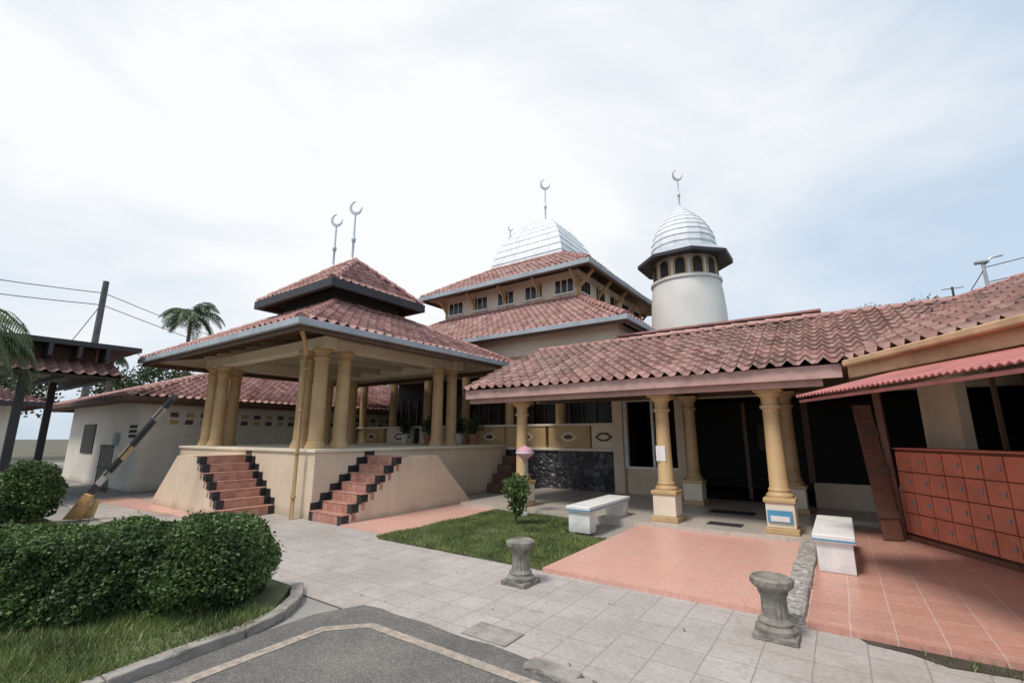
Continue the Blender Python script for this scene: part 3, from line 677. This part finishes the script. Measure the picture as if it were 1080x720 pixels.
# ------------------------------------------------------------------ benches
def bench(nm,x0,x1,y0,y1,z0):
    e=empty(nm)
    box('seat',x0,x1,y0,y1,z0+0.33,z0+0.42,WHITEP,e,0.015)
    box('blue_edge',x0-0.004,x1+0.004,y0-0.004,y1+0.004,z0+0.352,z0+0.37,BLUE,e)
    box('leg_1',x0+0.03,x1-0.03,y0+0.04,y0+0.28,z0,z0+0.33,WHITEP,e,0.01)
    box('leg_2',x0+0.03,x1-0.03,y1-0.28,y1-0.04,z0,z0+0.33,WHITEP,e,0.01)
    return e
bench('concrete_bench',-3.92,-3.47,7.15,8.95,0.03)
bench('concrete_bench',-0.40,0.02,6.75,8.35,0.05)
# ------------------------------------------------------------------ stone pedestals
def urn(x,y):
    e=empty('stone_pedestal')
    beam('base_slab',(x-0.16,y,0.0225),(x+0.16,y,0.0225),0.32,0.045,STONEC,e,0.008,rough=0.003)
    segs=60;prof=[(0.155,0.046),(0.155,0.075),(0.125,0.10),(0.13,0.12),(0.10,0.15),(0.097,0.22),(0.095,0.30),(0.115,0.335),(0.105,0.35),(0.15,0.385),(0.165,0.40),(0.165,0.44),(0.14,0.455),(0.13,0.44)]
    vs=[];fs=[];n=len(prof)
    for i in range(segs):
        a=2*math.pi*i/segs
        for k,(r,z) in enumerate(prof):
            rr=r*(1-0.09*(0.5+0.5*math.cos(a*15))) if 3<k<8 else r
            if k in (10,11): rr=r*(1-0.05*(0.5+0.5*math.cos(a*12)))
            rr+=random.uniform(-0.002,0.002)
            vs.append((x+rr*math.cos(a),y+rr*math.sin(a),z+random.uniform(-0.001,0.001)))
    for i in range(segs):
        j=(i+1)%segs
        for k in range(n-1): fs.append((i*n+k,j*n+k,j*n+k+1,i*n+k+1))
    fs.append(tuple(i*n+n-1 for i in range(segs)))
    obj('fluted_body',vs,fs,STONEC,e,True)
urn(-3.08,4.55); urn(-0.6,4.62)
# ------------------------------------------------------------------ garden lamp, shrubs
gl=empty('garden_lamp'); g=(-5.30,8.0,0.03)
lathe('post',[(0.07,0),(0.07,0.05),(0.035,0.09),(0.028,0.6),(0.028,1.06),(0.06,1.09),(0.06,1.11)],g,GREYP,gl,12)
lathe('lower_bowl',[(0.06,1.11),(0.12,1.15),(0.175,1.20),(0.18,1.22)],g,PINKL,gl,20)
lathe('white_band',[(0.186,1.22),(0.186,1.25)],g,WHITEP,gl,20)
lathe('upper_bowl',[(0.18,1.25),(0.16,1.30),(0.09,1.345),(0.03,1.36),(0.01,1.38)],g,PINKL,gl,20)
def ball_pts(c,r,n,lump=0.12,shell=0.35):
    d=rng.normal(size=(n,3)); d/=np.linalg.norm(d,axis=1,keepdims=True)
    k=1+lump*np.sin(d[:,0]*5+c[0])*np.cos(d[:,1]*6+c[1])+lump*0.7*np.sin(d[:,2]*8+d[:,0]*4)
    rad=(1-shell*rng.uniform(0,1,n)**1.5)*k
    rad*=np.where(rng.uniform(size=n)<0.04,1.08,1.0)
    return np.array(c)+d*rad[:,None]*np.array(r)
sh=empty('topiary_shrub')
tube('trunk',[(-4.93,7.15,0.0),(-4.95,7.17,0.25),(-4.92,7.16,0.5)],0.025,BARK,sh,8,0.015)
leaves('foliage',np.concatenate([ball_pts((-4.93,7.16,0.66),(0.24,0.24,0.24),3000,0.15,0.9),ball_pts((-4.92,7.16,0.36),(0.15,0.15,0.15),1000,0.2,0.9)]),0.05,HEDGEL,sh)
rb=empty('round_bush')
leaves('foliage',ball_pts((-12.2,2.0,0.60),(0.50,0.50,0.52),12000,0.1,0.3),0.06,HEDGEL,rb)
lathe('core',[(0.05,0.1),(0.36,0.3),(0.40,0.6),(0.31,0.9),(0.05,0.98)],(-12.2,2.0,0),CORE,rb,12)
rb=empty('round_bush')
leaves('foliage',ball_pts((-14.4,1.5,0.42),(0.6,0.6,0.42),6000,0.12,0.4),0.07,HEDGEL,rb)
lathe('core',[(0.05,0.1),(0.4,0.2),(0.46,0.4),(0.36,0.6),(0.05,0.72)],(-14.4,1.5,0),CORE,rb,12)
for k,(x,y) in enumerate([(-12.9,11.6),(-11.8,11.65),(-10.3,11.6),(-9.6,11.5)]):
    pp=empty('potted_plant')
    lathe('pot',[(0.11,0),(0.16,0.28),(0.18,0.28),(0.18,0.33),(0.14,0.33)],(x,y,PZ),POT if k%2 else WHITEP,pp,16)
    leaves('foliage',ball_pts((x,y,PZ+0.58),(0.25,0.25,0.32),420,0.3,0.9),0.13,PALML,pp,asp=0.3)
# hedge
hd=empty('hedge')
hu=np.array([-0.63,-0.777]); hn=np.array([-0.777,0.63]); h0=np.array([-4.48,2.34])
def hedge_pts(n,L0,L1,Wd,H):
    pts=[]
    aT=(L1-L0)*Wd; aS=(L1-L0)*H; aE=Wd*H; tot=aT+2*aS+aE
    for area,kind in ((aT,'t'),(aS,'f'),(aS,'b'),(aE,'e')):
        m=int(n*area/tot); a=rng.uniform(L0,L1,m); b=rng.uniform(0,Wd,m); z=rng.uniform(0.05,H,m)
        if kind=='t': z=np.full(m,H)
        if kind=='f': b=np.zeros(m)
        if kind=='b': b=np.full(m,Wd)
        if kind=='e': a=np.full(m,L0)
        wob=0.04*np.sin(a*5+z*3)+0.035*np.sin(a*11+b*7)+0.03*np.sin(z*13+a*3)+0.025*np.sin(a*23+b*17+z*19)
        dep=rng.exponential(0.04,m)-0.03-wob
        dep-=np.where(rng.uniform(size=m)<0.03,rng.uniform(0,0.06,m),0)
        if kind=='t':
            e=np.minimum(b,Wd-b); z=z-0.05*np.exp(-e/0.06)-dep*0.8; z-=0.1*np.exp(-(a-L0)/0.1)
        else:
            dz=0.05*np.exp(-(H-z)/0.08)
            if kind=='f': b=b+dep+dz
            if kind=='b': b=b-dep-dz
            if kind=='e': a=a+dep+dz
        p=h0[None,:]+hu[None,:]*a[:,None]+hn[None,:]*b[:,None]
        pts.append(np.column_stack([p,z]))
    return np.concatenate(pts)
leaves('foliage',hedge_pts(85000,0.62,5.0,0.95,0.70),0.038,HEDGEL,hd)
c0=h0+hu*0.52+hn*0.42
leaves('end_foliage',ball_pts((c0[0],c0[1],0.39),(0.62,0.60,0.45),30000,0.07,0.22),0.038,HEDGEL,hd)
def hc(a,b): p=h0+hu*a+hn*b; return (p[0],p[1])
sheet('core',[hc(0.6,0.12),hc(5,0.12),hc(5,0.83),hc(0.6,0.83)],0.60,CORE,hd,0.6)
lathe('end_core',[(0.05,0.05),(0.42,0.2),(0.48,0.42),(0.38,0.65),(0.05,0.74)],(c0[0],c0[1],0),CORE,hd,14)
# ------------------------------------------------------------------ palms
def palm(nm,base,top,nf,fl,leaf=0.35,tr=0.12,droop=1.0,seed=1,nl=34,lw=0.03):
    r=random.Random(seed); e=empty(nm)
    b=Vector(base);t=Vector(top)
    tube('trunk',[b.lerp(t,k/8)+Vector((math.sin(k*0.5)*0.06,0,0)) for k in range(9)],tr,BARK,e,10,tr*0.7)
    vs=[];fs=[]
    for i in range(nf):
        a=2*math.pi*i/nf+r.uniform(-0.2,0.2); el=r.uniform(-0.1,1.15); ln=fl*r.uniform(0.8,1.1)
        d=Vector((math.cos(a)*math.cos(el),math.sin(a)*math.cos(el),math.sin(el))); p=t.copy(); pts=[p.copy()]
        st=ln/nl
        for k in range(nl):
            d=(d+Vector((0,0,-droop*(0.6+k/nl)*1.9/nl))).normalized(); p=p+d*st; pts.append(p.copy())
            side=d.cross(Vector((0,0,1))).normalized()
            if k<3: continue
            l=leaf*math.sin(math.pi*min(1,(k+4)/(nl+6)))*r.uniform(0.85,1.1)
            for s in (-1,1):
                q=(side*s+d*0.7+Vector((0,0,-0.35-0.3*r.random()))).normalized()
                w=d*lw*0.5
                mid=p+q*l*0.5+Vector((0,0,0.02)); tip=p+q*l+Vector((0,0,-l*0.25)); n=len(vs)
                vs+=[p-w*0.6,p+w*0.6,mid+w,mid-w,tip]; fs+=[(n,n+1,n+2,n+3),(n+3,n+2,n+4)]
        n=len(vs)
        for k,pp in enumerate(pts):
            wv=Vector((0,0,0.02*(1-k/len(pts))+0.004)); vs+=[pp-wv,pp+wv]
        for k in range(len(pts)-1): fs.append((n+2*k,n+2*k+2,n+2*k+3,n+2*k+1))
    obj('fronds',vs,fs,PALML,e)
palm('palm_tree',(-9.95,0.2,0),(-9.8,0.35,3.15),24,1.55,0.42,0.09,1.25,3,32,0.024)
palm('palm_tree',(-41,14,0),(-40.9,14,11.0),24,2.7,0.8,0.18,1.1,5,26,0.09)
palm('palm_tree',(-36,8.5,0),(-36,8.5,6.6),16,1.3,0.4,0.15,1.0,9,18,0.07)
def tree(nm,x,y,h,r,n,seed):
    e=empty(nm); q=random.Random(seed)
    tube('trunk',[(x,y,0),(x+0.1,y,h*0.35),(x,y+0.1,h*0.6)],0.25,BARK,e,8,0.12)
    P=[]
    for k in range(14):
        a=q.uniform(0,6.28);rr=r*math.sqrt(q.random())*0.8; z=h*q.uniform(0.5,0.92)
        c=(x+rr*math.cos(a),y+rr*math.sin(a),z)
        tube(f'limb_{k}',[(x,y,h*0.45),((x+c[0])/2,(y+c[1])/2,h*0.55),c],0.07,BARK,e,5,0.02)
        s=r*q.uniform(0.25,0.42); P.append(ball_pts(c,(s,s,s*0.7),n//14,0.25,0.8))
    leaves('foliage',np.concatenate(P),0.28,TREEL,e)
tree('tree',-47,13,7.6,4,5000,1); tree('tree',-52,26,8.5,5,5000,2); tree('tree',-40,31,7.4,4.5,5000,3)
tree('tree',-50,5,7.0,5,5000,6); tree('tree',5,48,13.0,3.5,4000,4); tree('tree',9.5,46,12.5,3,4000,5); tree('tree',-30,33,7.0,4,4000,8)
# ------------------------------------------------------------------ left side wing
sb=empty('side_building')
box('walls',-24.5,-16.9,4.9,26,0,2.72,OFFW,sb)
hip_roof('roof',(-25.1,-16.4,4.3,26.6),2.70,(-20.9,-20.7,8.6,22),4.25,TILE,sb,BROWN,0.14,BROWN)
for k in range(26):
    for j in range(2):
        y=5.6+k*0.42; box(f'vent_block_{k}_{j}',-16.905,-16.875,y,y+0.22,1.95+0.22*j,2.09+0.22*j,BROWN if (k+j)%2 else MUST,sb)
for k in range(4): 
    for j in range(3): box(f'vent_f_{k}_{j}',-17.75+0.16*k,-17.65+0.16*k,4.875,4.905,1.55+0.14*j,1.64+0.14*j,DARK,sb)
box('window_front',-22.6,-21.2,4.87,4.905,1.0,2.0,DARKG,sb)
box('meter_box',-18.9,-18.6,4.8,4.9,1.3,1.7,GUTTER,sb,0.01)
gc=empty('gate_canopy')
roof_face('canopy_skirt',[(-15.5,-2.5,3.12),(-15.5,3.9,3.12),(-16.4,3.9,3.52),(-16.4,-2.5,3.52)],TILED,gc,DFASC)
roof_face('canopy_skirt_end',[(-15.5,3.9,3.12),(-21,3.9,3.12),(-21,3.45,3.52),(-16.4,3.45,3.52)],TILED,gc,DFASC)
box('canopy_roof',-21.5,-15.75,-3,4.3,3.88,4.0,DFASC,gc); box('canopy_fascia_strip',-15.74,-15.68,-3,4.3,3.86,3.98,DFASC,gc)
box('canopy_upper_wall',-21,-16.4,-2.6,3.5,3.5,3.88,BROWN,gc)
for k in range(12): box(f'canopy_louvre_{k}',-15.68,-16.38,-2.5+0.55*k,-2.42+0.55*k,3.55,3.87,DFASC,gc)
for k,(x,y) in enumerate([(-16.2,2.2),(-15.9,-0.6),(-19.5,3.3),(-19.5,0.6)]):
    box(f'post_{k}',x-0.08,x+0.08,y-0.08,y+0.08,0,3.2,DFASC,gc,0.01)
for k in range(8): beam(f'canopy_joist_{k}',(-15.7,-2+k*0.8,3.08),(-20.9,-2+k*0.8,3.08),0.07,0.12,DFASC,gc)
mg=empty('metal_gate')
for k in range(9): tube(f'bar_{k}',[(-16.9-0.14*k,4.35,0.05),(-16.9-0.14*k,4.35,1.35)],0.014,DFASC,mg,6)
for z in (0.15,0.7,1.3): beam(f'rail_{z}',(-16.85,4.35,z),(-18.1,4.35,z),0.03,0.04,DFASC,mg)
fb=empty('neighbour_building')
box('walls',-40,-30,-12,4,0,3,OFFW,fb); box('window',-30.0,-29.97,-3,2.5,1.0,2.2,DARKG,fb)
hip_roof('roof',(-41,-29,-13,5),3.05,(-36,-34,-8,0),5.2,TILED,fb,DFASC,0.2,BROWN,False)
# ------------------------------------------------------------------ boom barrier
bb=empty('boom_barrier')
pA=Vector((-12.35,2.75,0.15)); pB=Vector((-11.1,3.72,2.42)); n=9
for k in range(n):
    a=pA.lerp(pB,k/n);b=pA.lerp(pB,(k+1)/n)
    beam(f'arm_{k}',a,b,0.05,0.12,[YEL,DFASC,GREYP,DFASC,YEL,DFASC,DFASC,GREYP,DFASC][k],bb,0.004)
beam('arm_tie',pA.lerp(pB,0.3)+Vector((0.03,-0.04,0)),pA.lerp(pB,0.97)+Vector((0.03,-0.04,0)),0.02,0.03,DFASC,bb)
prism('stand_a',[(-12.46,2.67,0.02),(-12.2,2.87,0.02),(-12.1,2.95,0.46),(-12.2,2.87,0.5)],Vector((0.05,-0.07,0)),ORG,bb)
prism('stand_b',[(-12.36,2.78,0.02),(-12.15,2.95,0.02),(-12.1,3.0,0.38)],Vector((-0.05,0.07,0)),YEL,bb)
# ------------------------------------------------------------------ poles, wires
up=empty('utility_pole')
tube('shaft',[(-33.5,7,0),(-33.5,7,10.3)],0.19,POLE,up,10,0.14)
for k,(dz) in enumerate((9.6,8.9)):
    tube(f'wire_l{k}',[Vector((-33.5,7,dz)).lerp(Vector((-30,-12,dz+0.5)),t/12)-Vector((0,0,1.0*math.sin(math.pi*t/12))) for t in range(13)],0.022,DFASC,up,5)
    tube(f'wire_r{k}',[Vector((-33.5,7,dz)).lerp(Vector((-46,34,dz-0.5)),t/12)-Vector((0,0,1.0*math.sin(math.pi*t/12))) for t in range(13)],0.022,DFASC,up,5)
tube('stay',[(-33.5,7,9.0),(-36,4.5,2)],0.02,DFASC,up,5)
sl=empty('street_lamp')
tube('mast',[(4.5,20.3,0),(4.5,20.3,7.1)],0.07,STEEL,sl,8,0.05)
tube('arm',[(4.5,20.3,7.0),(4.7,20.3,7.25),(5.0,20.4,7.3)],0.03,STEEL,sl,6)
box('lamp_head',4.3,4.65,20.2,20.4,7.1,7.2,GUTTER,sl,0.03)
for k in range(2): tube(f'wire_{k}',[Vector((4.5,20.3,6.95-0.5*k)).lerp(Vector((14,20,9.2-0.6*k)),t/8)-Vector((0,0,0.3*math.sin(math.pi*t/8))) for t in range(9)],0.015,DFASC,sl,5)
tube('wire_left',[Vector((4.5,20.3,6.9)).lerp(Vector((2.5,19.5,4.6)),t/8)-Vector((0,0,0.3*math.sin(math.pi*t/8))) for t in range(9)],0.015,DFASC,sl,5)
an=empty('roof_antenna')
tube('mast',[(3.4,18.8,0),(3.4,18.8,6.1)],0.03,DFASC,an,6)
for k in range(3): beam(f'element_{k}',(3.15,18.8,6.05-0.25*k),(3.65,18.8,6.05-0.25*k),0.02,0.02,DFASC,an)
# ------------------------------------------------------------------ world
w=bpy.data.worlds.new('World'); S.world=w; w.use_nodes=True; t=w.node_tree
bg=t.nodes['Background']
sky=N(t,'ShaderNodeTexSky',sky_type='NISHITA'); sky.sun_disc=False
SE,SR=math.radians(60),math.radians(-165)
sky.sun_elevation=SE; sky.sun_rotation=SR; sky.air_density=1.0; sky.dust_density=2.5
tc=N(t,'ShaderNodeTexCoord')
mp=N(t,'ShaderNodeMapping'); mp.inputs['Scale'].default_value=(1,1,2.6); mp.inputs['Rotation'].default_value=(0.15,0.1,0.9); L(t,tc.outputs['Generated'],mp.inputs[0])
n1=noise(t,1.5,8,0.55,mp.outputs[0]); n1.inputs['Distortion'].default_value=0.5
dt=N(t,'ShaderNodeVectorMath',operation='DOT_PRODUCT'); L(t,tc.outputs['Generated'],dt.inputs[0]); dt.inputs[1].default_value=Vector((-0.60,0.48,0.64)).normalized()
ma=N(t,'ShaderNodeMath',operation='MULTIPLY_ADD'); L(t,dt.outputs['Value'],ma.inputs[0]); ma.inputs[1].default_value=0.95; ma.inputs[2].default_value=-0.74
ad=N(t,'ShaderNodeMath',operation='ADD'); L(t,n1.outputs[0],ad.inputs[0]); L(t,ma.outputs[0],ad.inputs[1])
r1=ramp(t,ad.outputs[0],[(0.28,(0,0,0)),(0.66,(1,1,1))])
haze=mix(t,0.80,sky.outputs[0],(5.6,6.7,7.9))
col=mix(t,r1.outputs[0],haze,(8.1,8.2,8.3))
L(t,col,bg.inputs[0]); bg.inputs[1].default_value=0.12
sun=bpy.data.lights.new('sun','SUN'); sun.energy=2.6; sun.angle=math.radians(14); sun.color=(1,0.94,0.86)
so=bpy.data.objects.new('sun',sun); S.collection.objects.link(so)
d=Vector((math.sin(SR)*math.cos(SE),math.cos(SR)*math.cos(SE),math.sin(SE)))
so.rotation_euler=d.to_track_quat('Z','Y').to_euler()
# ------------------------------------------------------------------ camera
cam=bpy.data.cameras.new('camera'); cam.lens=16; cam.sensor_width=36; cam.clip_end=1000; cam.clip_start=0.05
co=bpy.data.objects.new('camera',cam); S.collection.objects.link(co)
co.location=(0,0,1.6); co.rotation_euler=(math.radians(90+11.7),0,math.radians(35.1))
S.camera=co
S.view_settings.view_transform='Standard'; S.view_settings.look='None'; S.view_settings.exposure=0
